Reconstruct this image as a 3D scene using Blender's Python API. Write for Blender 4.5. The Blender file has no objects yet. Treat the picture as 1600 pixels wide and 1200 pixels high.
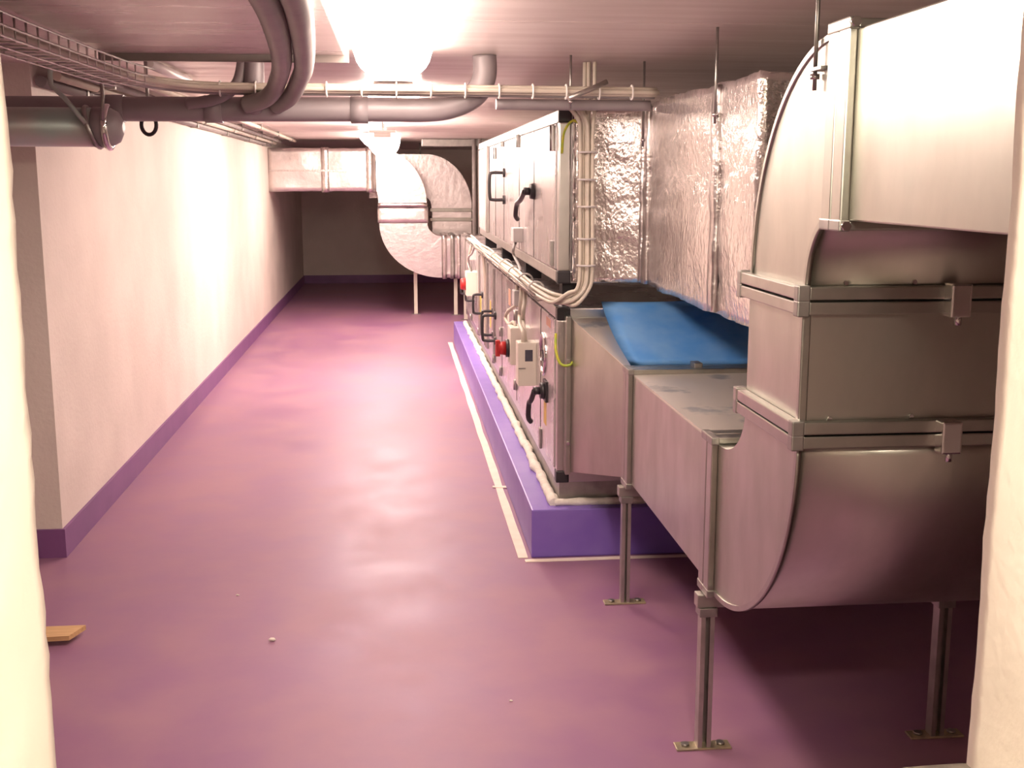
import bpy, bmesh, math, random
from mathutils import Vector, Matrix, noise
random.seed(7)
scn = bpy.context.scene
COL = scn.collection

# ------------------------------------------------------------------ camera, world, exposure
cd = bpy.data.cameras.new('camera'); cam = bpy.data.objects.new('camera', cd); COL.objects.link(cam)
cam.location = (0, 0, 1.5)
cam.rotation_euler = (math.radians(90 - 10.1), 0, math.radians(-5.73))
cd.sensor_width = 36; cd.lens = 1793 / 1600 * 36; cd.clip_start = .05
scn.camera = cam
w = bpy.data.worlds.new('world'); scn.world = w; w.use_nodes = True
w.node_tree.nodes['Background'].inputs[0].default_value = (1.0, .80, .68, 1)
w.node_tree.nodes['Background'].inputs[1].default_value = .02
scn.view_settings.view_transform = 'Standard'; scn.view_settings.look = 'None'
scn.view_settings.exposure = 0.0; scn.view_settings.gamma = 1
scn.view_settings.use_curve_mapping = False
LIGHT_COL = (1.0, .80, .69); LIGHT_STR = 28.0

# ------------------------------------------------------------------ materials
def mat(name, col, rough=.5, metal=0., col2=None, nscale=6., bump=0., bscale=40., stretch=None, rvar=0., emit=None, estr=0., coat=0., kind='noise', detail=4., lo=.35, hi=.65):
    m = bpy.data.materials.new(name); m.use_nodes = True
    nt = m.node_tree; N = nt.nodes; L = nt.links
    b = N['Principled BSDF']
    b.inputs['Base Color'].default_value = (*col, 1); b.inputs['Roughness'].default_value = rough
    b.inputs['Metallic'].default_value = metal; b.inputs['Coat Weight'].default_value = coat
    if emit:
        b.inputs['Emission Color'].default_value = (*emit, 1); b.inputs['Emission Strength'].default_value = estr
    tc = N.new('ShaderNodeTexCoord'); mp = N.new('ShaderNodeMapping')
    if stretch: mp.inputs['Scale'].default_value = stretch
    L.new(tc.outputs['Object'], mp.inputs['Vector'])
    def tex(sc, k='noise', det=4.):
        if k == 'voronoi':
            t = N.new('ShaderNodeTexVoronoi'); t.inputs['Scale'].default_value = sc; L.new(mp.outputs[0], t.inputs['Vector']); return t.outputs['Distance']
        t = N.new('ShaderNodeTexNoise'); t.inputs['Scale'].default_value = sc; t.inputs['Detail'].default_value = det
        L.new(mp.outputs[0], t.inputs['Vector']); return t.outputs['Fac']
    if col2 or rvar:
        f = tex(nscale, kind, detail)
        mr = N.new('ShaderNodeMapRange'); mr.inputs['From Min'].default_value = lo; mr.inputs['From Max'].default_value = hi
        L.new(f, mr.inputs['Value'])
        if col2:
            mx = N.new('ShaderNodeMix'); mx.data_type = 'RGBA'
            mx.inputs[6].default_value = (*col, 1); mx.inputs[7].default_value = (*col2, 1)
            L.new(mr.outputs[0], mx.inputs[0]); L.new(mx.outputs[2], b.inputs['Base Color'])
        if rvar:
            r2 = N.new('ShaderNodeMapRange'); r2.inputs['To Min'].default_value = rough - rvar; r2.inputs['To Max'].default_value = rough + rvar
            L.new(mr.outputs[0], r2.inputs['Value']); L.new(r2.outputs[0], b.inputs['Roughness'])
    if bump:
        bp = N.new('ShaderNodeBump'); bp.inputs['Strength'].default_value = bump; bp.inputs['Distance'].default_value = .01
        L.new(tex(bscale, kind), bp.inputs['Height']); L.new(bp.outputs[0], b.inputs['Normal'])
    return m

M = {}
M['floor'] = mat('purple floor paint', (.25, .112, .215), .5, col2=(.31, .158, .225), nscale=3.5, detail=8., rvar=.05, bump=.06, bscale=14, coat=0)
M['plinth'] = mat('violet plinth paint', (.185, .11, .46), .42, col2=(.225, .145, .49), nscale=5, bump=.05, bscale=60)
M['skirt'] = mat('purple skirting paint', (.175, .07, .20), .45, col2=(.21, .085, .23), nscale=4)
M['wall'] = mat('white plaster', (.75, .68, .61), .75, col2=(.67, .605, .54), nscale=2.5, bump=.22, bscale=45)
M['wallfront'] = mat('rough white plaster', (.84, .77, .68), .8, col2=(.78, .71, .62), nscale=3, bump=.09, bscale=60)
M['ceil'] = mat('painted concrete', (.74, .64, .61), .36, col2=(.66, .565, .535), nscale=3, stretch=(.5, 3, 1), bump=.12, bscale=5, rvar=.08)
M['bulk'] = mat('glossy bulkhead', (.70, .59, .56), .3, col2=(.61, .515, .485), nscale=2.5, stretch=(.6, 3, 1), bump=.1, bscale=5, rvar=.06)
M['skirtlip'] = mat('brown steel angle', (.22, .18, .165), .5, col2=(.18, .15, .135), nscale=12)
M['galv'] = mat('galvanised steel', (.53, .525, .47), .36, 1., col2=(.47, .465, .415), nscale=9, stretch=(1, 1, .5), rvar=.05, bump=.02, bscale=30, kind='noise')
M['galvdirty'] = mat('dusty galvanised steel', (.66, .62, .56), .5, .75, col2=(.30, .31, .32), nscale=7, rvar=.08, lo=.58, hi=.68)
M['galvdark'] = mat('dull zinc', (.42, .40, .38), .42, 1., col2=(.34, .33, .31), nscale=20)
M['rail'] = mat('flange rail', (.47, .465, .42), .32, 1., col2=(.41, .405, .365), nscale=14)
M['strut'] = mat('strut steel', (.50, .47, .44), .38, .9, col2=(.40, .38, .35), nscale=18)
M['brass'] = mat('zinc yellow plate', (.55, .46, .30), .4, .7, col2=(.38, .33, .24), nscale=30)
M['ahu'] = mat('unit panel sheet', (.66, .61, .61), .27, .6, col2=(.61, .56, .56), nscale=4, stretch=(1, 1, .3), rvar=.04)
M['alu'] = mat('aluminium profile', (.62, .60, .58), .3, 1., col2=(.55, .53, .51), nscale=12)
M['foil'] = mat('aluminium foil lagging', (.80, .74, .72), .19, .85, col2=(.70, .64, .62), nscale=16, bump=.5, bscale=60, rvar=.05, stretch=(1, 1, .7))
M['foilfar'] = mat('foil lagging ridged', (.80, .74, .73), .34, .9, col2=(.72, .66, .65), nscale=10, bump=.3, bscale=20)
M['foiltape'] = mat('foil tape', (.66, .61, .60), .3, 1., col2=(.60, .55, .54), nscale=30, bump=.3, bscale=60)
M['black'] = mat('black plastic', (.022, .018, .022), .4, col2=(.03, .026, .03), nscale=20)
M['red'] = mat('red switch', (.50, .02, .02), .4, col2=(.44, .02, .02), nscale=20)
M['whitebox'] = mat('off white plastic', (.72, .68, .58), .45, col2=(.69, .65, .55), nscale=10)
M['greybox'] = mat('light grey plastic', (.52, .49, .48), .45, col2=(.49, .46, .45), nscale=10)
M['cable'] = mat('pale cable sheath', (.58, .52, .43), .5, col2=(.50, .45, .38), nscale=8)
M['cabledark'] = mat('grey cable sheath', (.30, .28, .27), .5, col2=(.26, .24, .23), nscale=8)
M['yellow'] = mat('yellow green earth wire', (.55, .50, .03), .45, col2=(.30, .42, .05), nscale=40)
M['tie'] = mat('white cable tie', (.85, .82, .78), .4, col2=(.8, .77, .73), nscale=10)
M['pipe'] = mat('grey drain pipe', (.30, .26, .27), .38, col2=(.26, .225, .235), nscale=6)
M['pipelight'] = mat('pale grey pipe lagging', (.26, .23, .22), .5, col2=(.22, .195, .19), nscale=8, bump=.1, bscale=30)
M['steelpipe'] = mat('satin steel pipe', (.37, .46, .42), .36, .35, col2=(.45, .41, .375), nscale=6)
M['chrome'] = mat('chrome', (.75, .73, .72), .1, 1., col2=(.7, .68, .67), nscale=8)
M['blue'] = mat('blue plastic sheet', (.14, .42, .85), .55, col2=(.26, .54, .88), nscale=7, bump=.08, bscale=12)
M['foam'] = mat('white sealing foam', (.80, .76, .68), .8, col2=(.70, .65, .57), nscale=25, bump=.5, bscale=60)
M['tape'] = mat('masking tape', (.86, .76, .64), .7, col2=(.80, .69, .57), nscale=12)
M['wood'] = mat('raw pine', (.62, .40, .20), .6, col2=(.50, .31, .14), nscale=12, stretch=(1, 10, 10))
M['sticker'] = mat('yellow sticker', (.75, .52, .10), .5, col2=(.70, .48, .09), nscale=20)
M['orange'] = mat('orange sticker', (.68, .36, .25), .5, col2=(.64, .33, .22), nscale=20)
M['glassdark'] = mat('dark porthole glass', (.02, .018, .022), .08, col2=(.03, .026, .03), nscale=4)
M['sill'] = mat('bare grey sill', (.20, .17, .13), .75, col2=(.13, .11, .09), nscale=20, bump=.4, bscale=50)
M['display'] = mat('dark display', (.06, .06, .08), .25, col2=(.08, .08, .10), nscale=20)
M['housing'] = mat('white lamp housing', (.8, .78, .74), .4, col2=(.77, .75, .71), nscale=8)
M['lamp'] = mat('glowing diffuser', (.9, .86, .82), .4, emit=LIGHT_COL, estr=LIGHT_STR, col2=(.88, .84, .80))

M['lampbright'] = mat('glowing diffuser, new tubes', (.9, .86, .82), .4, emit=LIGHT_COL, estr=LIGHT_STR * 2.0, col2=(.88, .84, .80))  # output raised to wash out the foil bend and lift the far floor
M['lampmid'] = mat('glowing diffuser, clean', (.9, .86, .82), .4, emit=LIGHT_COL, estr=LIGHT_STR * 2.2, col2=(.88, .84, .80))  # output raised for the lowered lamp, to light the far end
M['lampwarm'] = mat('glowing warm globe', (.9, .85, .75), .4, emit=(1.0, .84, .66), estr=560, col2=(.88, .83, .73))  # for the unseen lamp added to brighten the jambs

# ------------------------------------------------------------------ mesh helpers
OFF = {}
def lerp(a, b, t): return a + (b - a) * t
class MB:
    def __init__(s): s.bm = bmesh.new(); s.smooth = False
    def box(s, x0, x1, y0, y1, z0, z1, bev=0.):
        v = [s.bm.verts.new((x, y, z)) for x in (x0, x1) for y in (y0, y1) for z in (z0, z1)]
        fs = [s.bm.faces.new([v[i] for i in q]) for q in ((0, 1, 3, 2), (4, 6, 7, 5), (0, 4, 5, 1), (2, 3, 7, 6), (0, 2, 6, 4), (1, 5, 7, 3))]
        if bev:
            es = list({e for f in fs for e in f.edges})
            bmesh.ops.bevel(s.bm, geom=es, offset=bev, segments=2, affect='EDGES', profile=.6)
        return s
    def hexa(s, a, b):          # two quads (4 points each, same winding) joined to a solid
        va = [s.bm.verts.new(p) for p in a]; vb = [s.bm.verts.new(p) for p in b]
        s.bm.faces.new(va); s.bm.faces.new(vb[::-1])
        for i in range(len(a)):
            j = (i + 1) % len(a); s.bm.faces.new((va[j], va[i], vb[i], vb[j]))
        return s
    def tube(s, pts, r, n=12, sm=0, cap=True):
        P = [Vector(p) for p in pts]
        if sm:
            Q = []
            for i in range(len(P) - 1):
                p0 = P[max(i - 1, 0)]; p1 = P[i]; p2 = P[i + 1]; p3 = P[min(i + 2, len(P) - 1)]
                for k in range(sm):
                    t = k / sm
                    Q.append(.5 * ((2 * p1) + (p2 - p0) * t + (2 * p0 - 5 * p1 + 4 * p2 - p3) * t * t + (3 * p1 - p0 - 3 * p2 + p3) * t ** 3))
            Q.append(P[-1]); P = Q
        R = r if isinstance(r, list) else [r] * len(P)
        t0 = (P[1] - P[0]).normalized()
        up = Vector((0, 0, 1)) if abs(t0.z) < .9 else Vector((1, 0, 0))
        nx = t0.cross(up).normalized(); rings = []
        for i, p in enumerate(P):
            t = (P[min(i + 1, len(P) - 1)] - P[max(i - 1, 0)]).normalized()
            nx = (nx - t * nx.dot(t)).normalized(); ny = t.cross(nx)
            rings.append([s.bm.verts.new(p + (nx * math.cos(a) + ny * math.sin(a)) * R[min(i, len(R) - 1)]) for a in [2 * math.pi * k / n for k in range(n)]])
        for a, b in zip(rings, rings[1:]):
            for k in range(n):
                f = s.bm.faces.new((a[k], a[(k + 1) % n], b[(k + 1) % n], b[k])); f.smooth = True
        if cap: s.bm.faces.new(rings[0][::-1]); s.bm.faces.new(rings[-1])
        return s
    def torus(s, c, axis, R, r, n=24, m=8, a0=0, a1=2 * math.pi):
        ax = Vector(axis).normalized(); up = Vector((0, 0, 1)) if abs(ax.z) < .9 else Vector((1, 0, 0))
        e1 = ax.cross(up).normalized(); e2 = ax.cross(e1); c = Vector(c)
        full = abs(a1 - a0 - 2 * math.pi) < 1e-4
        k = n if full else n + 1; rings = []
        for i in range(k):
            a = a0 + (a1 - a0) * i / n; d = e1 * math.cos(a) + e2 * math.sin(a)
            rings.append([s.bm.verts.new(c + d * (R + r * math.cos(b)) + ax * r * math.sin(b)) for b in [2 * math.pi * j / m for j in range(m)]])
        for i in range(n):
            a = rings[i]; b = rings[(i + 1) % k]
            for j in range(m):
                f = s.bm.faces.new((a[j], b[j], b[(j + 1) % m], a[(j + 1) % m])); f.smooth = True
        if not full: s.bm.faces.new(rings[0]); s.bm.faces.new(rings[-1][::-1])
        return s
    def sector(s, plane, c, ri, ro, a0, a1, e0, e1, n=20, step=None):
        # solid bend: annular sector in a plane, extruded along the third axis between e0 and e1
        if not isinstance(ri, tuple): ri = (ri, ri)
        if not isinstance(ro, tuple): ro = (ro, ro)
        def V(p, q, e): return s.bm.verts.new((e, p, q) if plane == 'YZ' else (p, e, q))
        rows = []
        for i in range(n + 1):
            a = a0 + (a1 - a0) * i / n; ca, sa = math.cos(a), math.sin(a)
            pi, qi = c[0] + ri[0] * ca, c[1] + ri[1] * sa; po, qo = c[0] + ro[0] * ca, c[1] + ro[1] * sa
            rows.append((V(pi, qi, e0), V(po, qo, e0), V(po, qo, e1), V(pi, qi, e1)))
        for a, b in zip(rows, rows[1:]):
            for k in range(4):
                f = s.bm.faces.new((a[k], a[(k + 1) % 4], b[(k + 1) % 4], b[k]))
                f.smooth = k in (1, 3)
        s.bm.faces.new(rows[0][::-1]); s.bm.faces.new(rows[-1])
        return s
    def grid(s, x0, x1, y0, y1, z0, z1, step):
        n = [max(1, round((b - a) / step)) for a, b in ((x0, x1), (y0, y1), (z0, z1))]
        lo = (x0, y0, z0); hi = (x1, y1, z1); cache = {}
        def v(i, j, k):
            key = (i, j, k)
            if key not in cache:
                cache[key] = s.bm.verts.new((lerp(x0, x1, i / n[0]), lerp(y0, y1, j / n[1]), lerp(z0, z1, k / n[2])))
            return cache[key]
        for ax in range(3):
            b, c = [(1, 2), (2, 0), (0, 1)][ax]
            for side in (0, n[ax]):
                for i in range(n[b]):
                    for j in range(n[c]):
                        q = []
                        for di, dj in ((0, 0), (1, 0), (1, 1), (0, 1)):
                            t = [0, 0, 0]; t[ax] = side; t[b] = i + di; t[c] = j + dj; q.append(v(*t))
                        f = s.bm.faces.new(q if side else q[::-1]); f.smooth = True
        return s
    def crumple(s, amp, sc, amp2=0., sc2=1.):
        s.bm.normal_update()
        for v in s.bm.verts:
            d = noise.noise(v.co * sc) * amp + (noise.noise(v.co * sc2) * amp2 if amp2 else 0)
            v.co += v.normal * d
        return s
    def build(s, name, m, parent=None, bev=0., smooth=None):
        bmesh.ops.recalc_face_normals(s.bm, faces=s.bm.faces[:])
        if bev: bmesh.ops.bevel(s.bm, geom=s.bm.edges[:], offset=bev, segments=2, affect='EDGES', profile=.6, clamp_overlap=True)
        if smooth is not None:
            for f in s.bm.faces: f.smooth = smooth
        me = bpy.data.meshes.new(name)
        if parent is not None: off = OFF[parent]
        else:
            c = [v.co for v in s.bm.verts]
            lo = [min(p[i] for p in c) for i in range(3)]; hi = [max(p[i] for p in c) for i in range(3)]
            off = Vector(((lo[0] + hi[0]) / 2, (lo[1] + hi[1]) / 2, lo[2]))
        bmesh.ops.translate(s.bm, verts=s.bm.verts[:], vec=-off)
        s.bm.to_mesh(me); s.bm.free()
        me.materials.append(M[m] if isinstance(m, str) else m)
        o = bpy.data.objects.new(name, me); COL.objects.link(o); OFF[o] = off
        if parent is not None: o.parent = parent
        else: o.location = off
        return o
def tag(o, label=None, cat=None, group=None, kind=None):
    if label: o['label'] = label
    if cat: o['category'] = cat
    if group: o['group'] = group
    if kind: o['kind'] = kind
    return o
def thing(name, loc, label, cat, group=None):
    o = bpy.data.objects.new(name, None); COL.objects.link(o); o.location = loc; OFF[o] = Vector(loc)
    o.empty_display_size = .1
    return tag(o, label, cat, group)
def copy_tree(o, dloc, label=None, parent=None):
    c = o.copy(); COL.objects.link(c)
    if parent is None: c.location = Vector(o.location) + Vector(dloc)
    else: c.parent = parent
    if label: c['label'] = label
    OFF[c] = OFF[o] + Vector(dloc)
    for ch in [k for k in bpy.data.objects if k.parent == o]: copy_tree(ch, dloc, None, c)
    return c
def B(*a): return MB().box(*a)

# ------------------------------------------------------------------ room dimensions
XL, XR, YB, ZC = -1.355, 2.15, 17.05, 1.93
YF0, YF1 = .75, 1.10            # front wall with the opening the camera looks through
YC = 4.6                        # corner where the left wall starts

# floor, ceiling, walls
tag(B(-3.2, 3.2, -1.5, YB + .3, -.12, 0).build('floor', 'floor'), kind='structure')
ceil = tag(B(-3.2, 3.2, -1.5, YB + .3, ZC + .02, ZC + .15).build('ceiling', 'ceil'), kind='structure')
ys = [-1.5, .74, 3.27, 5.6, 8.2, 10.8, 13.4, YB + .3]
for a, b in zip(ys, ys[1:]):
    B(-3.2, 3.2, a + .004, b - .004, ZC, ZC + .02).build('slab', 'ceil', ceil)
tag(B(XL - .25, XL, YC, YB, 0, ZC).build('wall_left', 'wall'), kind='structure')
tag(B(-3.0, XL - .25, YC, YC + .25, 0, ZC).build('wall_return', 'wall'), kind='structure')
tag(B(-3.1, -2.85, YF1, YC + .25, 0, ZC).build('wall_alcove', 'wall'), kind='structure')
tag(B(XL - .25, XR + .25, YB, YB + .25, 0, ZC).build('wall_back', 'wall'), kind='structure')
tag(B(XR, XR + .25, YF1, YB, 0, ZC).build('wall_right', 'wall'), kind='structure')
OX0, OX1, OZ = -.347, .608, .872
wf = MB()
wf.box(-3.0, OX0 - .12, YF0, YF1, 0, ZC); wf.box(OX1 + .12, XR + .6, YF0, YF1, 0, ZC)
wf.box(OX0 - .12, OX1 + .12, YF0, YF1, 0, OZ - .03)
j = MB().grid(OX0 - .12, OX0, YF0, YF1, OZ - .03, ZC - .001, .022); j.crumple(.004, 9, .003, 40)
j2 = MB().grid(OX1, OX1 + .12, YF0, YF1, OZ - .03, ZC - .001, .022); j2.crumple(.003, 8, .0015, 45)
wall_front = tag(wf.build('wall_front', 'wallfront'), kind='structure')
j.build('jamb', 'wallfront', wall_front); j2.build('jamb', 'wallfront', wall_front)
sl = MB().grid(OX0 - .02, OX1 + .02, YF0, YF1, OZ - .032, OZ, .03); sl.crumple(.008, 8, .004, 30)
sl.build('sill', 'sill', wall_front)
# painted skirting bands
H = .118
tag(B(XL, XL + .012, YC - .012, YB, 0, H).build('baseboard_left', 'skirt'), kind='structure')
tag(B(-2.85, XL, YC - .012, YC, 0, H).build('baseboard_return', 'skirt'), kind='structure')
tag(B(XL + .012, XR, YB - .012, YB, 0, H).build('baseboard_back', 'skirt'), kind='structure')
tag(B(XR - .012, XR, YF1, YB - .012, 0, H).build('baseboard_right', 'skirt'), kind='structure')
# shallow dropped box under the ceiling
tag(B(-.86, -.145, YF1 + .03, 3.67, 1.875, ZC, .006).build('ceiling_bulkhead', 'bulk'), kind='structure')

tag(B(-.87, -.135, 3.672, 3.687, 1.853, 1.90).build('trim_1', 'skirtlip'), kind='structure')

# ------------------------------------------------------------------ ceiling lamps
def lamp(y0, y1, label, x=0., zb=1.825, m='lamp', zt=ZC - .001):
    t = thing('ceiling_lamp', (x, (y0 + y1) / 2, zb), label, 'lamp', 'lamps in a row along the ceiling')
    B(x - .09, x + .09, y0, y1, zt - .021, zt, .005).build('housing', 'housing', t)
    if zt < ZC - .01:
        for yr in (y0 + .15, y1 - .15): MB().tube([(x, yr, zt), (x, yr, ZC)], .004, 8).build('hanger_rod', 'galvdark', t)
    d = MB(); n = 12; h = zt - .021 - zb
    A = [(x + .125 * math.cos(math.pi * k / n), zt - .021 - h * math.sin(math.pi * k / n)) for k in range(n + 1)]
    d.hexa([(p, y0 + .008, q) for p, q in A], [(p, y1 - .008, q) for p, q in A])
    d.build('diffuser', m, t)
    for a, b in ((y0, y0 + .007), (y1 - .007, y1)):
        B(x - .06, x + .06, a, b, zt - .05, zt - .021, .002).build('end_clip', 'housing', t)
    return t
lamp(2.5, 3.98, 'lit ceiling lamp beside the two grey hanging pipes')
lamp(5.3, 6.7, 'lit ceiling lamp just past the cross pipe, beside the upper unit doors')
lamp(8.0, 9.4, 'lit lamp by the end of the upper unit, lowered on added rods to light the far end', -.08, 1.67, 'lampmid', 1.83)  # lowered and boosted so its light reaches under the crossing duct
lamp(10.8, 12.2, 'lit ceiling lamp next to the foil-wrapped bend at the end of the room', -.2, m='lampbright')
# unseen lamp added on the camera's side of the opening to brighten the jambs
bl = thing('added_jamb_lamp', (.37, .46, 1.88), 'small unseen warm lamp added outside the wall opening to brighten the jambs', 'lamp')
MB().tube([(.37, .46, ZC - .001), (.37, .46, ZC - .03)], .10, 24).build('base', 'housing', bl)
MB().tube([(.37, .46, ZC - .03), (.37, .46, ZC - .06), (.37, .46, ZC - .085)], [.085, .075, .03], 24).build('globe', 'lampwarm', bl)

# ------------------------------------------------------------------ plinth, tape, sealing foam
PX, PY0, PY1, PZ = .52, 4.395, 10.62, .2
tag(B(PX, XR - .1, PY0, PY1, 0, PZ, .006).build('plinth', 'plinth'), 'violet painted concrete plinth under the air handling units', 'plinth')
def strip(pts_l, pts_r, z0, z1, name, m):
    b = MB(); top = [(b.bm.verts.new((*p, z1)), b.bm.verts.new((*q, z1))) for p, q in zip(pts_l, pts_r)]
    bot = [(b.bm.verts.new((*p, z0)), b.bm.verts.new((*q, z0))) for p, q in zip(pts_l, pts_r)]
    for i in range(len(top) - 1):
        b.bm.faces.new((top[i][0], top[i][1], top[i + 1][1], top[i + 1][0]))
        b.bm.faces.new((bot[i][0], bot[i + 1][0], bot[i + 1][1], bot[i][1]))
        b.bm.faces.new((top[i][0], top[i + 1][0], bot[i + 1][0], bot[i][0])); b.bm.faces.new((top[i][1], bot[i][1], bot[i + 1][1], top[i + 1][1]))
    b.bm.faces.new((top[0][0], bot[0][0], bot[0][1], top[0][1])); b.bm.faces.new((top[-1][0], top[-1][1], bot[-1][1], bot[-1][0]))
    return b.build(name, m)
yy = [4.395 + .13 * i for i in range(49)]
def wob(y, s): return noise.noise(Vector((y * 2.3, s, 0))) * .006
tag(strip([(.466 + wob(y, 1), y) for y in yy], [(.505 + wob(y, 7), y) for y in yy], .0005, .003, 'masking_tape', 'tape'),
    'long pale masking tape strip on the floor along the side of the violet plinth', 'tape')
xx = [.49 + .1 * i for i in range(14)]
tag(strip([(x, 4.345 + wob(x, 3)) for x in xx], [(x, 4.375 + wob(x, 5)) for x in xx], .0005, .003, 'masking_tape', 'tape'),
    'short pale masking tape strip on the floor across the end of the violet plinth', 'tape')
tag(strip([(.452, 5.47), (.455, 5.50)], [(.520, 5.455), (.522, 5.49)], .0032, .005, 'masking_tape', 'tape'),
    'small torn masking tape scrap crossing the long tape strip', 'tape')
AX, AY0, AY1, AXR = .63, 4.47, 10.45, 1.95
fb = MB(); pts = []; rr = []
y = AY0 - .02
while y < AY1:
    pts.append((AX - .012 + noise.noise(Vector((y * 6, 2, 2))) * .012, y, PZ + .010 + noise.noise(Vector((y * 9, 9, 1))) * .008))
    rr.append(.021 + noise.noise(Vector((y * 11, 4, 5))) * .010 + noise.noise(Vector((y * 31, 2, 5))) * .003); y += .025
fb.tube(pts, rr, 8)
foam = thing('sealing_foam', (AX, AY0, PZ), 'ragged white foam bead sealing the lower unit onto the violet plinth', 'sealant')
fb.build('bead', 'foam', foam)
fx = MB(); fx.tube([(AX - .01 + .05 * i, AY0 - .016 + noise.noise(Vector((i, 3, 3))) * .006, PZ + .012) for i in range(25)], [.016 + .006 * noise.noise(Vector((i * .8, 1, 7))) for i in range(25)], 8)
fx.build('bead', 'foam', foam)

# ------------------------------------------------------------------ air handling units
def lever_handle(p, y, z, dy, dz, bx):
    # round black rose with a bent lever; p = door part
    b = MB(); b.tube([(bx, y, z), (bx - .022, y, z)], [.038, .033], 18)
    b.tube([(bx - .02, y, z), (bx - .05, y, z)], .017, 12)
    b.build('handle_rose', 'black', p)
    MB().tube([(bx - .045, y, z), (bx - .052, y + dy * .35, z + dz * .30), (bx - .055, y + dy * .72, z + dz * .45), (bx - .055, y + dy * .9, z + dz * .85), (bx - .042, y + dy, z + dz)], .0115, 10, 5).build('handle_lever', 'black', p)
def d_handle(p, y, z0, z1, bx, out=.075):
    b = MB()
    for z in (z0, z1): b.tube([(bx, y, z), (bx - .012, y, z)], .026, 14)
    b.tube([(bx, y, z0), (bx - out * .8, y + .01, z0), (bx - out, y + .01, z0 + .02), (bx - out, y + .01, z1 - .02), (bx - out * .8, y + .01, z1), (bx, y, z1)], .0095, 10, 4)
    b.build('handle', 'black', p)
def hinge(p, y, z, bx, h=.055):
    b = MB(); b.box(bx - .012, bx, y - .022, y + .022, z - h / 2, z + h / 2, .003); b.tube([(bx - .012, y, z - h / 2), (bx - .012, y, z + h / 2)], .007, 8)
    b.build('hinge', 'galvdark', p)
def sticker(p, y0, y1, z0, z1, m, bx):
    B(bx - .0015, bx + .001, y0, y1, z0, z1).build('sticker', m, p)

def unit(name, z0, z1, y1, edges, label, base):
    t = thing(name, (AX, AY0, z0), label, 'air handler')
    zb = z0
    if base:
        b = MB(); b.box(AX + .012, AXR, AY0 + .01, AY0 + .04, z0 + .002, z0 + .09); b.box(AX + .012, AX + .05, AY0 + .04, y1, z0 + .002, z0 + .09)
        b.build('base_frame', 'galvdark', t); zb = z0 + .09
    B(AX + .02, AXR, AY0 + .012, y1, zb + .01, z1 - .01).build('casing', 'ahu', t)
    c = .048
    for xa in (AX, AXR - c):
        for ya in (AY0, y1 - c):
            B(xa, xa + c, ya, ya + c, zb + c, z1 - c, .006).build('corner_post', 'alu', t)
    for zz in (zb, z1 - c):
        B(AX, AX + c, AY0 + c, y1 - c, zz, zz + c, .006).build('edge_rail', 'alu', t)
        B(AX + c, AXR - c, AY0, AY0 + c, zz, zz + c, .006).build('edge_rail', 'alu', t)
        B(AX + c, AXR - c, y1 - c, y1, zz, zz + c, .006).build('edge_rail', 'alu', t)
        for ya in (AY0, y1 - c): B(AX - .003, AX + c + .003, ya - .003, ya + c + .003, zz - .001, zz + c + .001, .006).build('corner_piece', 'black', t)
    out = []
    for a, b in zip(edges, edges[1:]):
        out.append(B(AX - .006, AX + .03, a + .004, b - .004, zb + c + .004, z1 - c - .004, .003).build('door', 'ahu', t))
    for e in edges[1:-1]:
        B(AX - .0075, AX + .02, e - .0055, e + .0055, zb + c + .006, z1 - c - .006).build('gasket', 'black', t)
    B(AX + c + .004, AXR - c - .004, AY0 + .004, AY0 + .03, zb + c + .004, z1 - c - .004, .003).build('end_panel', 'ahu', t)
    return t, out
bx = AX - .006
lower, LD = unit('air_handling_unit', PZ, 1.0, AY1, [4.522, 4.952, 5.965, 6.82, 7.32, 8.02, 8.62, 9.55, 10.39],
                 'lower long grey air handling unit with levers and switches, standing on the violet plinth', True)
upper, UD = unit('air_handling_unit', 1.098, 1.765, 8.75, [4.522, 5.224, 5.85, 6.682, 7.24, 7.735, 8.70],
                 'upper grey air handling unit with shiny doors, stacked close under the ceiling', False)
# feet between the two units
for y in (4.6, 5.9, 7.2, 8.55):
    B(AX + .03, AX + .11, y - .04, y + .04, 1.0, 1.098).build('spacer_block', 'black', upper)
# lower unit fittings
d = LD[0]
ph = MB(); ph.torus((bx - .002, 4.842, .762), (1, 0, 0), .085, .010, 28, 8); ph.build('porthole_rim', 'chrome', d)
MB().tube([(bx, 4.842, .762), (bx - .004, 4.842, .762)], .083, 28).build('porthole_glass', 'glassdark', d)
B(bx - .012, bx + .001, 4.70, 4.79, .575, .665, .003).build('handle_plate', 'black', d)
lever_handle(d, 4.745, .62, .145, -.165, bx - .008)
sticker(d, 4.755, 4.83, .465, .60, 'sticker', bx); sticker(d, 4.64, 4.76, .90, .935, 'orange', bx)
B(bx - .010, bx + .001, 4.90, 4.95, .33, .42, .003).build('latch', 'galvdark', d)
for k, (yh, zh) in enumerate(((5.955, .43), (5.955, .80))): hinge(LD[1], yh, zh, bx)
for yh, zh in ((6.815, .36), (6.815, .60)): hinge(LD[2], yh, zh, bx)
sticker(LD[2], 6.30, 6.40, .81, .90, 'orange', bx); sticker(LD[2], 6.38, 6.46, .69, .78, 'tape', bx)
d_handle(LD[3], 7.24, .487, .648, bx, .085); d_handle(LD[4], 7.42, .50, .655, bx, .075)
for yh, zh in ((7.31, .36), (8.01, .40)): hinge(LD[3] if yh < 7.5 else LD[4], yh, zh, bx)
sticker(LD[4], 7.62, 7.70, .52, .70, 'sticker', bx)
d_handle(LD[5], 8.35, .535, .672, bx, .07); sticker(LD[5], 8.5, 8.58, .46, .66, 'sticker', bx)
d_handle(LD[6], 9.3, .53, .66, bx, .07); hinge(LD[6], 8.66, .36, bx); hinge(LD[7], 9.6, .36, bx); hinge(LD[7], 9.6, .7, bx)
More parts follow.
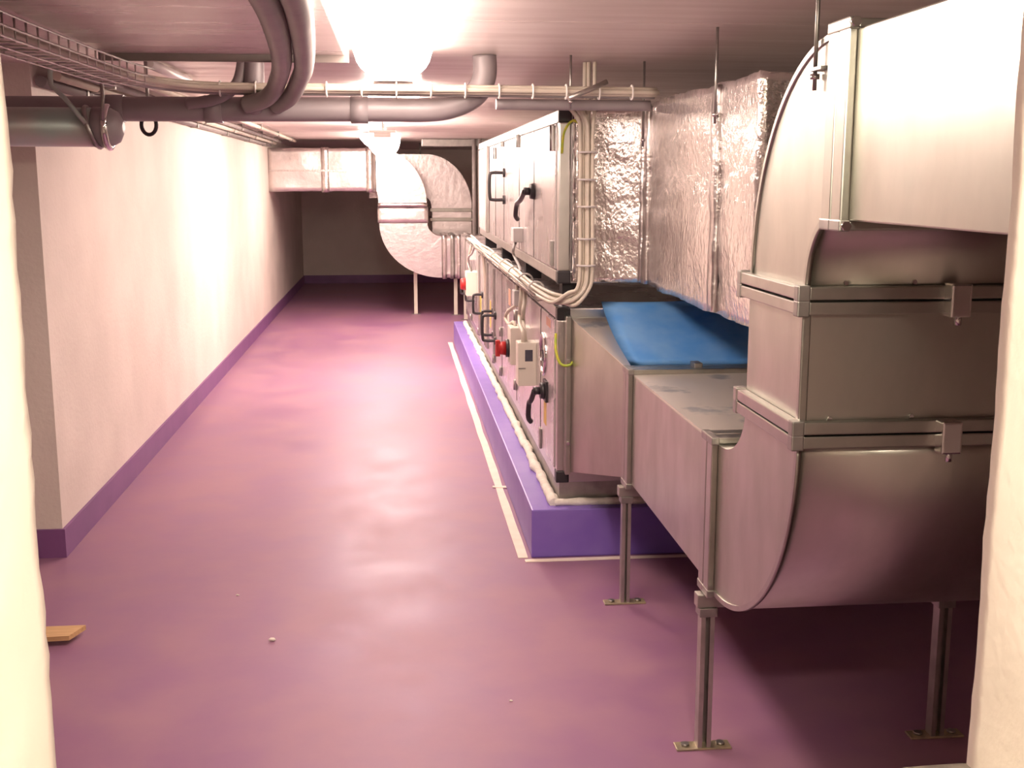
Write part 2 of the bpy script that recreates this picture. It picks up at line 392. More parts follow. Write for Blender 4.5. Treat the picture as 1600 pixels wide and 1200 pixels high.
d_handle(LD[7], 10.0, .52, .64, bx, .07)
def wall_strip(y, m='tie', w=.03):     # vertical cover strips between doors
    B(bx - .014, bx - .0005, y - w / 2, y + w / 2, .345, .94, .003).build('cover_strip', 'alu', lower)
for y in (7.86, 8.62, 7.32): wall_strip(y)
# isolator with red knob + controller box
iso = B(bx - .075, bx + .001, 5.55, 5.70, .60, .785, .006).build('isolator_box', 'whitebox', lower)
k = MB(); k.tube([(bx - .075, 5.625, .675), (bx - .092, 5.625, .675)], .045, 20); k.build('switch_collar', 'black', iso)
k = MB(); k.tube([(bx - .092, 5.625, .675), (bx - .128, 5.625, .675)], [.036, .030], 16); k.box(bx - .142, bx - .12, 5.61, 5.64, .635, .715, .003); k.build('switch_knob', 'red', iso)
con = B(bx - .085, bx + .001, 5.10, 5.20, .575, .775, .006).build('control_box', 'whitebox', lower)
B(bx - .053, bx - .018, 5.098, 5.102, .690, .742).build('display', 'display', con)
B(bx - .083, bx - .05, 5.098, 5.1005, .655, .66).build('cover_seam', 'galvdark', con)
iso2 = B(bx - .085, bx + .001, 8.95, 9.12, .60, .79, .006).build('isolator_box', 'whitebox', lower)
k = MB(); k.tube([(bx - .085, 9.03, .69), (bx - .125, 9.03, .69)], [.05, .042], 18); k.build('switch_knob', 'red', iso2)
jb = B(bx - .05, bx + .001, 5.62, 5.72, .885, .96, .005).build('junction_box', 'greybox', lower)
B(bx - .04, bx + .001, 9.25, 9.33, .86, .93, .005).build('junction_box', 'greybox', lower)
# flexible leads dropping from the tray to the boxes
def lead(pts, m='cable', r=.008, par=None): MB().tube(pts, r, 8, 6).build('lead', m, par or lower)
lead([(bx - .03, 5.30, 1.04), (bx - .035, 5.28, .95), (bx - .045, 5.25, .90), (bx - .04, 5.30, .85), (bx - .05, 5.17, .82), (bx - .045, 5.15, .772)], 'cable', .010)
lead([(bx - .04, 5.34, 1.04), (bx - .05, 5.31, .93), (bx - .05, 5.36, .87), (bx - .06, 5.25, .84), (bx - .06, 5.13, .82), (bx - .06, 5.12, .772)], 'cable', .010)
lead([(bx - .03, 5.5, 1.04), (bx - .03, 5.65, 1.0), (bx - .03, 5.67, .958)], 'cable')
lead([(bx - .03, 5.67, .886), (bx - .06, 5.80, .84), (bx - .07, 5.86, .80), (bx - .06, 5.78, .775), (bx - .05, 5.66, .80), (bx - .04, 5.63, .783)], 'cable', .009)
lead([(bx - .03, 9.0, 1.04), (bx - .05, 9.0, .95), (bx - .06, 9.1, .86), (bx - .04, 9.04, .788)], 'cable', .010)
lead([(bx - .03, 8.6, 1.04), (bx - .05, 8.75, .95), (bx - .07, 8.9, .9), (bx - .04, 9.0, .788)], 'cabledark', .008)
lead([(bx - .03, 7.9, 1.0), (bx - .012, 7.9, .8), (bx - .012, 7.9, .35)], 'cable', .008)
lead([(bx - .03, 8.0, 1.0), (bx - .012, 8.0, .8), (bx - .012, 8.0, .35)], 'cable', .008)
MB().tube([(.622, 4.462, .90), (.617, 4.42, .84), (.632, 4.40, .79), (.668, 4.395, .785), (.70, 4.39, .825)], .0055, 8, 6).build('earth_wire', 'yellow', lower)
# upper unit fittings
lever_handle(UD[0], 5.20, 1.448, .33, -.135, bx)
d_handle(UD[2], 6.64, 1.386, 1.538, bx, .085)
hinge(UD[1], 5.84, 1.69, bx, .065); hinge(UD[0], 4.56, 1.66, bx, .1); hinge(UD[3], 7.2, 1.66, bx, .07); hinge(UD[3], 6.7, 1.70, bx, .03)
B(bx - .012, bx + .001, 4.56, 4.60, 1.16, 1.26, .003).build('latch', 'galvdark', UD[0])
ub = B(bx - .05, bx + .001, 5.66, 5.78, 1.195, 1.265, .005).build('junction_box', 'greybox', upper)
MB().tube([(bx - .03, 5.72, 1.196), (bx - .05, 5.66, 1.16), (bx - .04, 5.74, 1.13), (bx - .03, 5.60, 1.09), (bx - .03, 5.5, 1.065)], .007, 8, 6).build('lead', 'cabledark', upper)
B(bx - .022, bx - .0005, 7.72, 7.80, 1.15, 1.72, .004).build('cover_strip', 'alu', upper)

# wire tray along the gap between the units
tray = thing('wire_tray', (AX - .04, 6.7, 1.02), 'thin wire cable tray running along the gap between the two stacked units', 'cable tray')
for x in (AX - .075, AX - .03, AX + .0): MB().tube([(x, 4.5, 1.025), (x, 9.0, 1.025)], .0032, 6).build('wire', 'rail', tray)
for z in (1.05,): MB().tube([(AX - .085, 4.5, z), (AX - .085, 9.0, z)], .0032, 6).build('wire', 'rail', tray)
for i in range(30):
    y = 4.55 + i * .15
    MB().tube([(AX - .085, y, 1.055), (AX - .08, y, 1.024), (AX + .012, y, 1.022)], .0026, 6).build('rung', 'rail', tray)
bundle = thing('cable_bundle', (AX, 4.4, 1.03), 'thick pale cable bundle looping from between the stacked units up to the ceiling', 'cables')
for i in range(9):
    a = i / 9 * 2 * math.pi; q = (.0, .010, .018)[i % 3]; ox, oz = q * math.cos(a) * 1.5, q * math.sin(a)
    p = []
    y = 9.0
    while y > 4.7:
        p.append((AX - .052 + ox + noise.noise(Vector((y * 1.1, i, 0))) * .016, y, 1.048 + oz + noise.noise(Vector((y * 1.3, i, 5))) * .012)); y -= .35
    p += [(AX - .035 + ox, 4.46, 1.045 + oz), (AX - .005 + ox, 4.36, 1.042 + oz), (.665 + ox * .6, 4.318 + oz, 1.052 - ox), (.704 + ox, 4.312 + oz, 1.09),
          (.716 + ox, 4.312 + oz, 1.16), (.714 + ox, 4.312 + oz, 1.4), (.712 + ox, 4.312 + oz, 1.66)]
    if i % 2: p += [(.700 + ox, 4.30 + oz, 1.72), (.660 + ox, 4.29, 1.765), (.61 + ox, 4.285, 1.785)]
    else: p += [(.716 + ox, 4.31 + oz, 1.74), (.716 + ox, 4.31 + oz, 1.80), (.716 + ox, 4.31 + oz, 1.925)]
    MB().tube(p, .0075, 7, 3).build('cable', 'cable', bundle)
for z in (1.18, 1.28, 1.40, 1.50, 1.60): MB().torus((.715, 4.312, z), (0, 0, 1), .033, .004, 18, 6).build('cable_tie', 'greybox', bundle)
for y in (4.75, 5.15, 5.6, 6.1, 6.7): MB().torus((AX - .052, y, 1.048), (0, 1, 0), .034, .004, 18, 6).build('cable_tie', 'greybox', bundle)
MB().tube([(.64, 4.455, 1.60), (.645, 4.43, 1.68), (.68, 4.40, 1.72), (.72, 4.345, 1.66)], .005, 8, 6).build('earth_wire', 'yellow', bundle)

# ------------------------------------------------------------------ foil-wrapped duct beside the upper unit
f1 = thing('foil_duct', (1.3, 4.4, 1.1), 'foil-wrapped duct box joined to the upper unit, behind the cable bundle', 'duct')
b = MB(); b.grid(.682, XR - .2, 4.36, 4.465, 1.108, 1.765, .018)
for v in b.bm.verts:
    if v.co.y < 4.40:
        x = v.co.x; v.co.y += .075 if x < .74 else .075 * max(0, (.945 - x) / .205)
b.crumple(.006, 9, .003, 60); b.build('lagging', 'foil', f1)
f2 = thing('foil_duct', (1.4, 3.7, 1.1), 'large crinkled foil-wrapped duct above the blue sheet, by the galvanised riser', 'duct')
b = MB(); b.grid(.945, XR - .2, 2.98, 4.352, 1.105, 1.775, .024); b.crumple(.014, 5, .005, 38); b.build('lagging', 'foil', f2)
for y in (3.36, 4.30): 
    b = MB(); b.grid(.932, .948, y - .03, y + .03, 1.11, 1.77, .02); b.crumple(.006, 12); b.build('foil_tape', 'foiltape', f2)
b = MB(); b.grid(.925, .955, 4.338, 4.358, 1.115, 1.76, .015); b.crumple(.005, 12); b.build('foil_tape', 'foiltape', f1)

# ------------------------------------------------------------------ galvanised duct run
DX0, DX1 = .80, 1.50
def rail_frame_y(t, y, x0, x1, z0, z1, w=.017, d=.045, m='rail'):      # flange frame in the plane Y = const
    for xa, xb, za, zb in ((x0 - w, x0, z0 - w, z1 + w), (x1, x1 + w, z0 - w, z1 + w), (x0, x1, z0 - w, z0), (x0, x1, z1, z1 + w)):
        b = MB(); b.box(xa, xb, y, y + d, za, zb, .003); b.build('flange_rail', m, t)
    for xa in (x0 - w, x1):
        for za in (z0 - w, z1): B(xa - .002, xa + w + .002, y - .003, y + d + .003, za - .002, za + w + .002, .003).build('corner_piece', 'galvdark', t)
def rail_frame_z(t, z, x0, x1, y0, y1, w=.022, d=.026, m='rail'):
    for xa, xb, ya, yb in ((x0 - w, x0, y0 - w, y1 + w), (x1, x1 + w, y0 - w, y1 + w), (x0, x1, y0 - w, y0), (x0, x1, y1, y1 + w)):
        B(xa, xb, ya, yb, z, z + d, .003).build('flange_rail', m, t)
    for xa in (x0 - w, x1):
        for ya in (y0 - w, y1): B(xa - .002, xa + w + .002, ya - .002, ya + w + .002, z - .003, z + d + .003, .003).build('corner_piece', 'galvdark', t)
def bolt(t, p, axis, r=.007, l=.012):
    MB().tube([Vector(p), Vector(p) + Vector(axis) * l], r, 6).build('bolt', 'chrome', t)
Z0, Z1 = .455, .842
# transition piece between unit and duct
tr = thing('duct_transition', (1.15, 4.1, .5), 'tapered galvanised duct piece joining the lower unit to the straight duct', 'duct')
A = [(.675, 4.465, .352), (1.85, 4.465, .352), (1.85, 4.465, .965), (.675, 4.465, .965)]
A2 = [(.675, 4.40, .352), (1.85, 4.40, .352), (1.85, 4.40, .965), (.675, 4.40, .965)]
C = [(DX0, 3.905, Z0), (DX1, 3.905, Z0), (DX1, 3.905, Z1), (DX0, 3.905, Z1)]
b = MB(); b.hexa(A, A2); b.build('collar', 'galv', tr)
b = MB(); b.hexa(A2, C); b.build('shell', 'galv', tr)
b = MB(); e = Vector((0, .0008, .003)); b.hexa([Vector(A2[3]), Vector(A2[2]), Vector(C[2]), Vector(C[3])], [Vector(A2[3]) + e, Vector(A2[2]) + e, Vector(C[2]) + e, Vector(C[3]) + e]); b.build('top_sheet', 'galvdirty', tr)
rail_frame_y(tr, 3.862, DX0, DX1, Z0, Z1)
B(.655, .675, 4.40, 4.465, .34, .975, .003).build('flange_rail', 'rail', tr)
bolt(tr, (.664, 4.40, .80), (0, -1, 0)); bolt(tr, (.664, 4.40, .47), (0, -1, 0))
# straight duct
sd = thing('straight_duct', (1.15, 3.3, Z0), 'straight galvanised duct with a dusty top between the blue sheet and the lower bend', 'duct')
B(DX0, DX1, 2.835, 3.86, Z0, Z1 - .004, .003).build('shell', 'galv', sd)
B(DX0 + .001, DX1, 2.836, 3.858, Z1 - .004, Z1).build('top_sheet', 'galvdirty', sd)
rail_frame_y(sd, 3.812, DX0, DX1, Z0, Z1); rail_frame_y(sd, 2.806, DX0, DX1, Z0, Z1)
B(1.02, 1.05, 3.84, 3.90, Z1 + .015, Z1 + .032, .003).build('clamp', 'galvdark', sd)
# lower bend
RY0, RY1 = 2.185, 2.545
le = thing('duct_bend', (1.15, 2.5, .45), 'lower galvanised duct bend with a curved underside, standing on the strut frame', 'duct')
cY, cZ = 2.735, .975
MB().sector('YZ', (cY, cZ), (cY - RY1, cZ - Z1), (cY - RY0, cZ - Z0), math.pi, 1.5 * math.pi, DX0, DX1, 28).build('shell', 'galv', le)
B(DX0, DX1, cY, 2.80, Z0, Z1).build('collar', 'galv', le)
for X in (DX0 - .006, DX1 - .004):     # folded seam along the outer edge
    b = MB(); b.sector('YZ', (cY, cZ), (cY - RY0 - .008, cZ - Z0 - .008), (cY - RY0 + .005, cZ - Z0 + .005), math.pi, 1.5 * math.pi, X, X + .01, 28); b.build('seam', 'rail', le)
rail_frame_y(le, 2.756, DX0, DX1, Z0, Z1); rail_frame_z(le, cZ - .006, DX0, DX1, RY0, RY1)
# riser
rs = thing('duct_riser', (1.15, 2.36, 1.0), 'upright galvanised duct section between the lower and the upper bend', 'duct')
B(DX0, DX1, RY0, RY1, cZ + .046, 1.241, .003).build('shell', 'galv', rs)
rail_frame_z(rs, cZ + .023, DX0, DX1, RY0, RY1); rail_frame_z(rs, 1.238, DX0, DX1, RY0, RY1)
B(DX0 - .006, DX0 + .012, RY0 - .006, RY0 + .012, cZ + .046, 1.241, .003).build('seam', 'rail', rs)
for z in (cZ - .012, 1.238):
    b = B(1.075, 1.117, RY0 - .052, RY0 - .018, z - .004, z + .062, .004); b.tube([(1.095, RY0 - .042, z), (1.095, RY0 - .042, z - .02)], .007, 6); b.build('clamp', 'chrome', rs)
for x, z in ((.86, cZ + .052), (1.03, cZ + .054), (.88, 1.30), (1.02, 1.30)): bolt(rs, (x, RY0, z), (0, -1, 0), .005, .006)
# upper bend
ue = thing('duct_bend', (1.15, 2.3, 1.27), 'upper galvanised duct bend turning from the riser towards the wall opening', 'duct')
uY, uZ, UT = 2.075, 1.29, 1.758
ub0, ub1 = 1.428, UT
MB().sector('YZ', (uY, uZ), (RY0 - uY, ub0 - uZ), (RY1 - uY - .02, ub1 - uZ), 0, .5 * math.pi, DX0, DX1, 28).build('shell', 'galv', ue)
b = MB(); b.sector('YZ', (uY, uZ), (RY1 - uY - .025, ub1 - uZ - .005), (RY1 - uY - .014, ub1 - uZ + .006), 0, .5 * math.pi, DX0 - .005, DX0 + .006, 28); b.build('seam', 'rail', ue)
b = MB(); b.sector('YZ', (uY, uZ), (RY0 - uY - .008, ub0 - uZ - .008), (RY0 - uY + .004, ub0 - uZ + .004), 0, .5 * math.pi, DX0 - .005, DX0 + .006, 20); b.build('seam', 'rail', ue)
rail_frame_z(ue, 1.268, DX0, DX1, RY0, RY1); rail_frame_y(ue, uY - .04, DX0, DX1, ub0, ub1)
# upper straight duct toward the opening
ud = thing('straight_duct', (1.15, 1.6, ub0), 'shiny galvanised duct high up between the upper bend and the wall opening', 'duct')
B(DX0, DX1, 1.13, uY - .042, ub0, ub1, .003).build('shell', 'galv', ud)
rail_frame_y(ud, uY - .09, DX0, DX1, ub0, ub1)
for z in (ub0 - .009, ub1 + .009): bolt(ud, (DX0 - .009, uY - .092, z), (0, -1, 0), .009, .012)
# hanger bracket and rods
def rod(x, y, z0, label, br=True):
    t = thing('threaded_rod', (x, y, z0), label, 'rod', 'hanger rods from the ceiling')
    MB().tube([(x, y, z0), (x, y, ZC - .001)], .0042, 8).build('rod', 'galvdark', t)
    MB().tube([(x, y, z0 + .02), (x, y, z0 + .03)], .009, 6).build('nut', 'chrome', t)
    return t
r1 = rod(DX0 - .012, 2.155, 1.665, 'thin threaded rod with an angle bracket at the upper galvanised bend')
B(DX0 - .02, DX0 - .001, 2.105, 2.165, 1.70, 1.706).build('bracket', 'galvdark', r1); B(DX0 - .006, DX0 - .001, 2.085, 2.108, 1.59, 1.706, .001).build('bracket', 'galvdark', r1)
rod(.925, 3.33, 1.66, 'thin threaded rod beside the crinkled foil duct')
rod(.922, 4.30, 1.62, 'thin threaded rod at the foil duct corner by the cable run')
r4 = rod(.62, 4.115, 1.745, 'thin threaded rod holding the cable run over the cable bundle')

MB().tube([(.60, 4.03, 1.775), (.66, 4.05, 1.80), (.74, 4.06, 1.835)], .009, 8).build('bracket', 'strut', r4)
# blue sheet on top of transition
bs = MB(); nx, ny = 14, 10; rows = []
for jx in range(ny + 1):
    v = jx / ny; row = []
    for i in range(nx + 1):
        u = i / nx
        x = lerp(lerp(.812, .785, v) - .012 * math.sin(v * math.pi) * (1 - u), lerp(1.47, 1.70, v), u); yv = lerp(3.912, 4.37, v)
        z = lerp(.857, 1.035, v) + .003 * math.sin(u * 9 + v * 3) - .004 * math.sin(v * math.pi)
        row.append(bs.bm.verts.new((x, yv, z)))
    rows.append(row)
for a, c in zip(rows, rows[1:]):
    for i in range(nx):
        f = bs.bm.faces.new((a[i], a[i + 1], c[i + 1], c[i])); f.smooth = True
ex = bmesh.ops.solidify(bs.bm, geom=bs.bm.faces[:], thickness=.004)
tag(bs.build('plastic_sheet', 'blue'), 'bright blue plastic sheet lying over the tapered duct piece', 'sheet')

# strut support frames
def strut_post(t, x, y, z0, z1, s=.041, m='strut'):
    b = MB(); th = .004
    b.box(x - s / 2, x - s / 2 + th, y - s / 2, y + s / 2, z0, z1); b.box(x + s / 2 - th, x + s / 2, y - s / 2, y + s / 2, z0, z1)
    b.box(x - s / 2 + th, x + s / 2 - th, y + s / 2 - th, y + s / 2, z0, z1)
    b.box(x - s / 2 + th, x - s / 2 + .012, y - s / 2, y - s / 2 + th, z0, z1); b.box(x + s / 2 - .012, x + s / 2 - th, y - s / 2, y - s / 2 + th, z0, z1)
    b.build('post', m, t)
def frame(x0, x1, y, zt, label, s=.036, plate='brass'):
    t = thing('duct_support', ((x0 + x1) / 2, y, 0), label, 'support', 'strut legs under the ducts')
    for x in (x0, x1):
        strut_post(t, x, y, .006, zt - .036, s)
        p = B(x - .075, x + .075, y - .022, y + .022, 0, .006, .002).build('foot_plate', plate, t)
        for dx in (-.048, .048): MB().tube([(x + dx, y, .006), (x + dx, y, .013)], .012, 6).build('bolt', 'galvdark', p)
        MB().box(x - s / 2 - .006, x + s / 2 + .006, y - s / 2 - .005, y + s / 2 + .005, zt - .06, zt - .036, .002).build('bracket', 'galvdark', t)
    B(x0 - .03, x1 + .03, y - .018, y + .018, zt - .036, zt, .003).build('crossbar', m_strut, t)
    return t
m_strut = 'strut'
frame(.795, 1.445, 2.80, .4345, 'strut frame with bolted foot plates under the lower galvanised bend')
frame(.795, 1.445, 3.872, .4345, 'strut frame with bolted foot plates under the straight duct, beside the violet plinth', .032)

# ------------------------------------------------------------------ ducts at the far end
def far_frame(t, x0, x1, y0, y1, z, axis): pass
FY0, FY1 = 12.75, 13.35
fd = thing('foil_duct', (-.75, 13.05, 1.38), 'foil-wrapped duct crossing from the left wall under the ceiling', 'duct')
MB().grid(XL + .002, -.21, FY0, FY1, 1.375, 1.835, .045).crumple(.012, 5).build('lagging', 'foilfar', fd)
for x in (-.27, -.75): 
    MB().grid(x - .04, x + .04, FY0 - .012, FY1 + .01, 1.365, 1.845, .05).crumple(.006, 9).build('foil_tape', 'foiltape', fd)
B(XL + .01, -.32, FY0 - .016, FY0 - .004, 1.585, 1.605).build('foil_tape', 'foiltape', fd)
b1 = thing('foil_bend', (.1, 13.05, 1.1), 'upper foil-wrapped bend curving down from the crossing duct', 'duct')
MB().sector('XZ', (-.205, 1.235), (.02, .14), (.545, .60), 0, .5 * math.pi, FY0, FY1, 18).build('lagging', 'foilfar', b1)
b1c = MB(); b1c.grid(-.19, .345, FY0 - .02, FY1 + .02, 1.205, 1.25, .045); b1c.crumple(.006, 9); b1c.build('collar', 'foiltape', b1)
cs = thing('foil_duct', (.08, 13.05, 1.0), 'short foil-wrapped collar between the two foil bends', 'duct')
MB().grid(-.195, .355, FY0 - .01, FY1 + .01, 1.035, 1.20, .045).crumple(.008, 7).build('lagging', 'foilfar', cs)
b2 = thing('foil_bend', (.1, 13.05, .43), 'lower foil-wrapped bend curving towards the lower unit, standing on thin legs', 'duct')
MB().sector('XZ', (.50, 1.03), (.155, .145), (.68, .60), math.pi, 1.5 * math.pi, FY0, FY1, 20).build('lagging', 'foilfar', b2)
f3 = thing('foil_duct', (.7, 13.05, .43), 'ribbed foil-wrapped duct between the lower foil bend and the lower unit', 'duct')
MB().grid(.505, 1.0, FY0, FY1, .43, .885, .045).crumple(.01, 7).build('lagging', 'foilfar', f3)
for x, m in ((.53, 'foiltape'), (.62, 'galvdark'), (.69, 'foiltape'), (.80, 'foiltape')):
    MB().grid(x - .025, x + .025, FY0 - .016, FY1 + .01, .415, .90, .05).crumple(.005, 9).build('rib', m, f3)
# connection box from lower unit to the far duct
cb = thing('end_duct', (.95, 11.5, .4), 'grey sheet duct continuing the lower unit towards the foil-wrapped bend', 'duct')
B(.705, 1.9, 10.47, 12.73, .42, .90, .004).build('shell', 'ahu', cb)
rail_frame_y(cb, 11.6, .705, 1.9, .42, .90)
# galvanised bend behind
g1 = thing('duct_bend', (.6, 13.9, .9), 'pale smooth duct bend with two flanges behind the foil-wrapped bends', 'duct')
MB().sector('XZ', (.36, 1.17), (.06, .12), (.53, .62), 0, .5 * math.pi, 13.6, 14.2, 20).build('shell', 'foilfar', g1)
MB().box(-.3, .36, 13.6, 14.2, 1.29, 1.79).build('collar', 'foilfar', g1)
for z in (1.13, 1.02): B(.40, .91, 13.575, 14.225, z, z + .04, .004).build('flange_rail', 'rail', g1)
B(.425, .885, 13.6, 14.2, .4, 1.17).build('shell_drop', 'foilfar', g1)
for x in (-.1, .3): MB().tube([(x, 13.9, 1.79), (x, 13.9, ZC)], .008, 8).build('hanger_rod', 'galvdark', g1)
# cross bar with conduits
cbt = thing('cable_tray', (.6, 12.9, 1.78), 'dark cable tray across the room above the galvanised bend', 'cable tray')
B(.29, 1.0, 12.50, 12.56, 1.85, 1.925, .004).build('side_rail', 'galvdark', cbt); B(.29, 1.0, 12.68, 12.74, 1.85, 1.925, .004).build('side_rail', 'galvdark', cbt)
B(.29, 1.0, 12.56, 12.68, 1.85, 1.855).build('floor_sheet', 'galvdark', cbt)
cd1 = thing('conduit', (.87, 12.4, .9), 'pale upright conduit by the end of the upper unit', 'conduit')
MB().tube([(.84, 12.42, 1.926), (.84, 12.42, .905)], .022, 10).build('tube', 'pipelight', cd1)
MB().tube([(.90, 12.42, 1.926), (.90, 12.42, .905)], .022, 10).build('tube', 'pipelight', cd1)
def far_leg(x, y, zt, label):
    t = thing('duct_support', (x, y, 0), label, 'support', 'thin legs under the far ducts')
    B(x - .02, x + .02, y - .02, y + .02, .006, zt, .003).build('post', 'whitebox', t)
    B(x - .05, x + .05, y - .03, y + .03, 0, .006).build('foot_plate', 'galvdark', t)
far_leg(.21, 12.98, .50, 'thin pale leg under the curve of the lower foil bend')
far_leg(.655, 12.86, .428, 'thin pale leg under the ribbed foil duct')
far_leg(.74, 12.4, .42, 'thin pale leg under the end of the grey sheet duct')

# ------------------------------------------------------------------ pipes under the ceiling
def pipe(name, pts, r, m, label, cat='pipe', n=16, sm=6, extra=None):
    t = thing(name, pts[0], label, cat)
    MB().tube(pts, r, n, sm).build('tube', m, t)
    return t
cp = pipe('drain_pipe', [(-2.85, 4.16, 1.738), (-1.6, 4.16, 1.738), (-.6, 4.16, 1.74), (-.1, 4.16, 1.742), (.12, 4.16, 1.742), (.22, 4.16, 1.76), (.29, 4.16, 1.80), (.32, 4.16, 1.86), (.32, 4.16, 1.928)], .042, 'pipe',
          'thick dark pipe crossing the room under the ceiling, with bends joining it')
for x in (-.95, -.62, -.12): MB().tube([(x - .03, 4.16, 1.74), (x + .03, 4.16, 1.74)], .047, 18).build('socket', 'pipe', cp)
pipe('thin_pipe', [(.36, 4.15, 1.762), (.6, 4.165, 1.762), (.92, 4.185, 1.762)], .019, 'pipe', 'thin grey pipe under the cable run in front of the upper unit', n=12)
bp = thing('steel_pipe', (-1.9, 4.02, 1.67), 'fat pale steel pipe in front of the wall corner, ending in a chrome clamp', 'pipe')
MB().tube([(-2.85, 4.02, 1.675), (-.99, 4.02, 1.671)], .064, 24).build('tube', 'steelpipe', bp)
MB().tube([(-.99, 4.02, 1.671), (-.94, 4.02, 1.671), (-.91, 4.02, 1.671), (-.895, 4.02, 1.671)], [.066, .066, .05, .02], 24).build('end_cap', 'pipe', bp)
MB().torus((-.945, 4.02, 1.671), (1, 0, 0), .066, .012, 28, 10).build('clamp_band', 'chrome', bp)
MB().torus((-.995, 4.02, 1.671), (1, 0, .3), .068, .008, 28, 8).build('clamp_band', 'galvdark', bp)
MB().tube([(-1.0, 3.95, 1.68), (-1.06, 3.945, 1.76), (-1.10, 3.945, 1.80), (-1.10, 3.945, 1.928)], .008, 8).build('hanger_strap', 'steelpipe', bp)
MB().tube([(-.945, 3.945, 1.69), (-.94, 3.945, 1.76), (-.94, 3.945, 1.928)], .006, 8).build('hanger_strap', 'galvdark', bp)
up = thing('pipe_clip', (-.87, 4.44, 1.66), 'small dark pipe clip hanging beside the chrome clamp', 'pipe clip')
MB().torus((-.86, 4.25, 1.690), (.6, 1, 0), .034, .007, 22, 8).build('ring', 'black', up)
MB().tube([(-.86, 4.25, 1.724), (-.86, 4.25, 1.928)], .006, 8).build('stem', 'galvdark', up)
pipe('hanging_pipe', [(-.215, 1.13, 1.836), (-.235, 2.2, 1.836), (-.262, 2.75, 1.834), (-.308, 3.35, 1.832), (-.345, 3.70, 1.828), (-.372, 3.88, 1.815), (-.395, 3.97, 1.79), (-.435, 4.03, 1.765), (-.50, 4.07, 1.75)], .029, 'pipelight',
     'pale grey lagged pipe under the glossy bulkhead bending down onto the dark cross pipe')
pipe('hanging_pipe', [(-.155, 1.13, 1.836), (-.178, 2.2, 1.836), (-.205, 2.75, 1.834), (-.235, 3.2, 1.832), (-.258, 3.5, 1.830), (-.278, 3.70, 1.826), (-.305, 3.87, 1.812), (-.33, 3.97, 1.785), (-.36, 4.04, 1.765), (-.40, 4.10, 1.75)], .029, 'pipelight',
     'pale grey lagged pipe on the lamp side of its twin under the bulkhead')
pipe('drop_pipe', [(-.468, 4.085, 1.928), (-.470, 4.085, 1.84), (-.475, 4.095, 1.79), (-.475, 4.14, 1.745)], .034, 'pipe', 'short dark pipe dropping onto the cross pipe behind the bulkhead')
pipe('drop_pipe', [(-.505, 4.085, 1.928), (-.508, 4.085, 1.88), (-.525, 4.085, 1.825), (-.56, 4.085, 1.79), (-.62, 4.095, 1.765), (-.70, 4.12, 1.755)], .020, 'pipe', 'thin dark curved pipe sweeping into the cross pipe')
for k, x in enumerate((-.118, -.092)):
    pipe('conduit', [(x, 1.13, 1.90), (x, 2.0, 1.90), (x - .004, 2.44, 1.90)], .010, 'pipelight', ['thin grey conduit against the edge of the glossy bulkhead, ending at the lamp', 'thin grey conduit beside the bulkhead, nearer the lamp'][k], 'conduit', 10)
# cable run with ties
cr = thing('cable_run', (0, 4.1, 1.79), 'long tied cable run with white ties curving above the dark cross pipe', 'cables')
base = [(-.83, 1.13, 1.80), (-.83, 2.0, 1.80), (-.83, 2.6, 1.80), (-.82, 3.1, 1.80), (-.805, 3.55, 1.80), (-.76, 3.85, 1.80), (-.66, 4.0, 1.798), (-.52, 4.055, 1.797), (-.2, 4.06, 1.797), (.3, 4.075, 1.797), (.7, 4.10, 1.797), (.93, 4.12, 1.797)]
for i, (dy, dz) in enumerate(((0, 0), (.014, .008), (-.014, .006), (.0, .016), (.016, -.006))):
    MB().tube([(x - dy * (1 if y < 3.7 else .3), y + dy * (0 if y < 3.7 else 1), z + dz) for x, y, z in base], .009, 8, 4).build('cable', 'cable' if i != 4 else 'cabledark', cr)
for i in range(13):
    x = -.58 + i * .118
    MB().torus((x, 4.056 + max(0, x) * .055, 1.802), (1, 0, 0), .024, .0035, 16, 6).build('cable_tie', 'tie', cr)
# basket tray alongside
bt = thing('wire_tray', (-.93, 2.6, 1.78), 'wire basket tray hanging under the bulkhead around the cable run', 'cable tray')
pathb = [Vector(p) for p in ((-.775, 1.13, 0), (-.775, 2.6, 0), (-.765, 3.1, 0), (-.75, 3.5, 0), (-.71, 3.78, 0), (-.64, 3.93, 0), (-.54, 3.99, 0))]
def pt(d):
    for a, c in zip(pathb, pathb[1:]):
        l = (c - a).length
        if d <= l: return a.lerp(c, d / l), (c - a).normalized()
        d -= l
    return pathb[-1], (pathb[-1] - pathb[-2]).normalized()
for off, z in ((0, 1.783), (0, 1.805), (0, 1.83), (-.05, 1.778), (-.10, 1.778), (-.10, 1.83)):
    q = []
    for k in range(28):
        p, t = pt(k * .095); nrm = Vector((t.y, -t.x, 0)); p = p + nrm * off; q.append((p.x, p.y, z))
    MB().tube(q, .003, 6).build('wire', 'rail', bt)
for k in range(33):
    p, t = pt(.05 + k * .076); nrm = Vector((t.y, -t.x, 0)); o2 = p - nrm * .10
    MB().tube([(o2.x, o2.y, 1.83), (o2.x, o2.y, 1.779), (p.x, p.y, 1.779), (p.x, p.y, 1.832)], .0028, 6).build('rung', 'tie' if k > 20 else 'rail', bt)
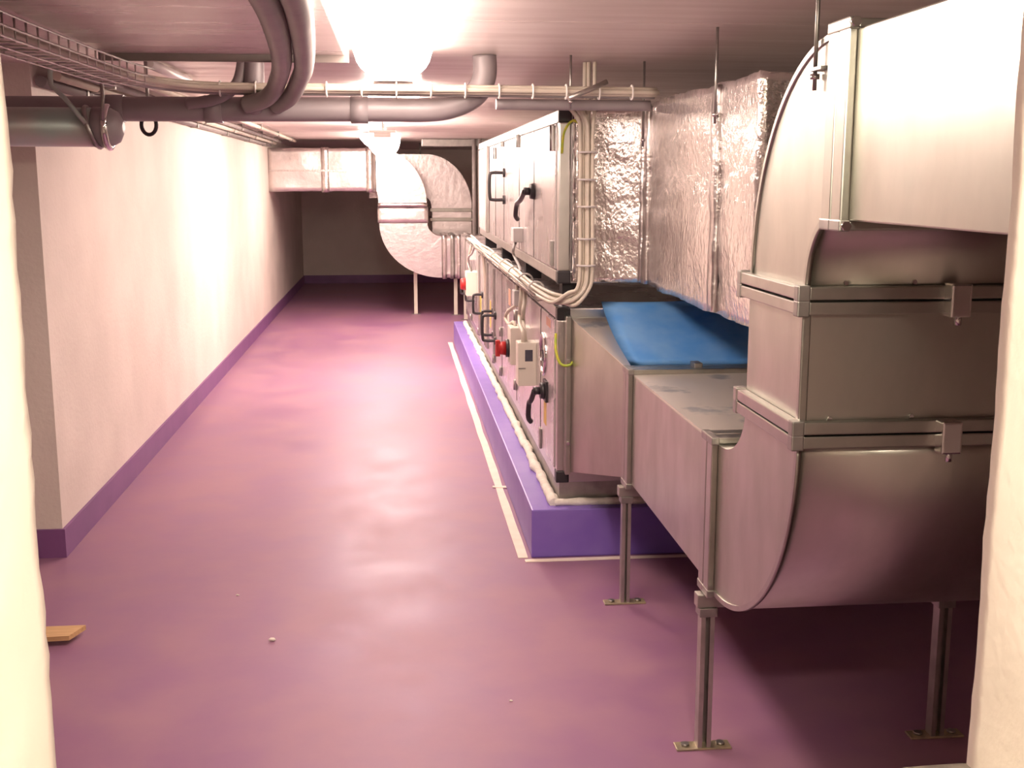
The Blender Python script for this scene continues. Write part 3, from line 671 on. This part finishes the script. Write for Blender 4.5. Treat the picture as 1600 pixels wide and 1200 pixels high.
# white conduit stub and conduits along the left wall
wc = thing('conduit', (-.85, 4.75, 1.9), 'short bright white conduit on the ceiling behind the bulkhead corner', 'conduit')
MB().tube([(-.86, 4.30, 1.905), (-.85, 5.05, 1.905)], .018, 12).build('tube', 'tie', wc)
MB().tube([(-.85, 5.05, 1.905), (-.85, 5.20, 1.905)], .013, 12).build('tube', 'cable', wc)
for i, (x, z, r) in enumerate(((XL + .03, 1.865, .022), (XL + .09, 1.885, .018), (XL + .15, 1.90, .016), (XL + .30, 1.905, .014))):
    t = thing('conduit', (x, 8.5, z), ['grey conduit along the very top of the left wall', 'grey conduit next to the one touching the left wall', 'thin grey conduit between the wall conduits and the lamps', 'thinnest grey conduit furthest from the left wall'][i], 'conduit')
    MB().tube([(x, 4.62, z), (x, 12.7, z)], r, 10).build('tube', 'pipelight' if i % 2 == 0 else 'cable', t)
    for k in range(6): B(x - r - .004, x + r + .004, 5.2 + k * 1.4, 5.225 + k * 1.4, z - r - .003, ZC).build('clip', 'galvdark', t)

# ------------------------------------------------------------------ small things on the floor
wb = thing('wood_offcut', (-1.2, 3.72, 0), 'short raw pine board lying on the floor by the wall opening', 'board')
MB().hexa([(-1.75, 3.64, .018), (-1.085, 3.67, .018), (-1.085, 3.67, .034), (-1.75, 3.64, .034)], [(-1.75, 3.76, .018), (-1.055, 3.76, .018), (-1.055, 3.76, .034), (-1.75, 3.76, .034)]).build('board', 'wood', wb)
B(-1.70, -1.66, 3.66, 3.75, 0, .018).build('batten', 'wood', wb); B(-1.24, -1.20, 3.68, 3.75, 0, .018).build('batten', 'wood', wb)

for k, (x, y, r) in enumerate(((-.43, 3.64, .012), (-.60, 4.08, .006), (.31, 3.12, .005))):
    b = MB(); b.tube([(x - r, y, r * .5), (x - r * .4, y + r * .2, r * .55), (x + r * .5, y - r * .1, r * .5), (x + r, y, r * .4)], [r * .2, r * .5, r * .48, r * .15], 7)
    b.crumple(r * .2, 200)
    tag(b.build('plaster_crumb', 'foam'), ['larger pale plaster crumb alone on the open purple floor', 'tiny plaster crumb on the floor, on the left-wall side of the larger crumb', 'tiny plaster crumb on the floor, on the duct side of the larger crumb'][k], 'crumb', 'plaster crumbs on the floor')
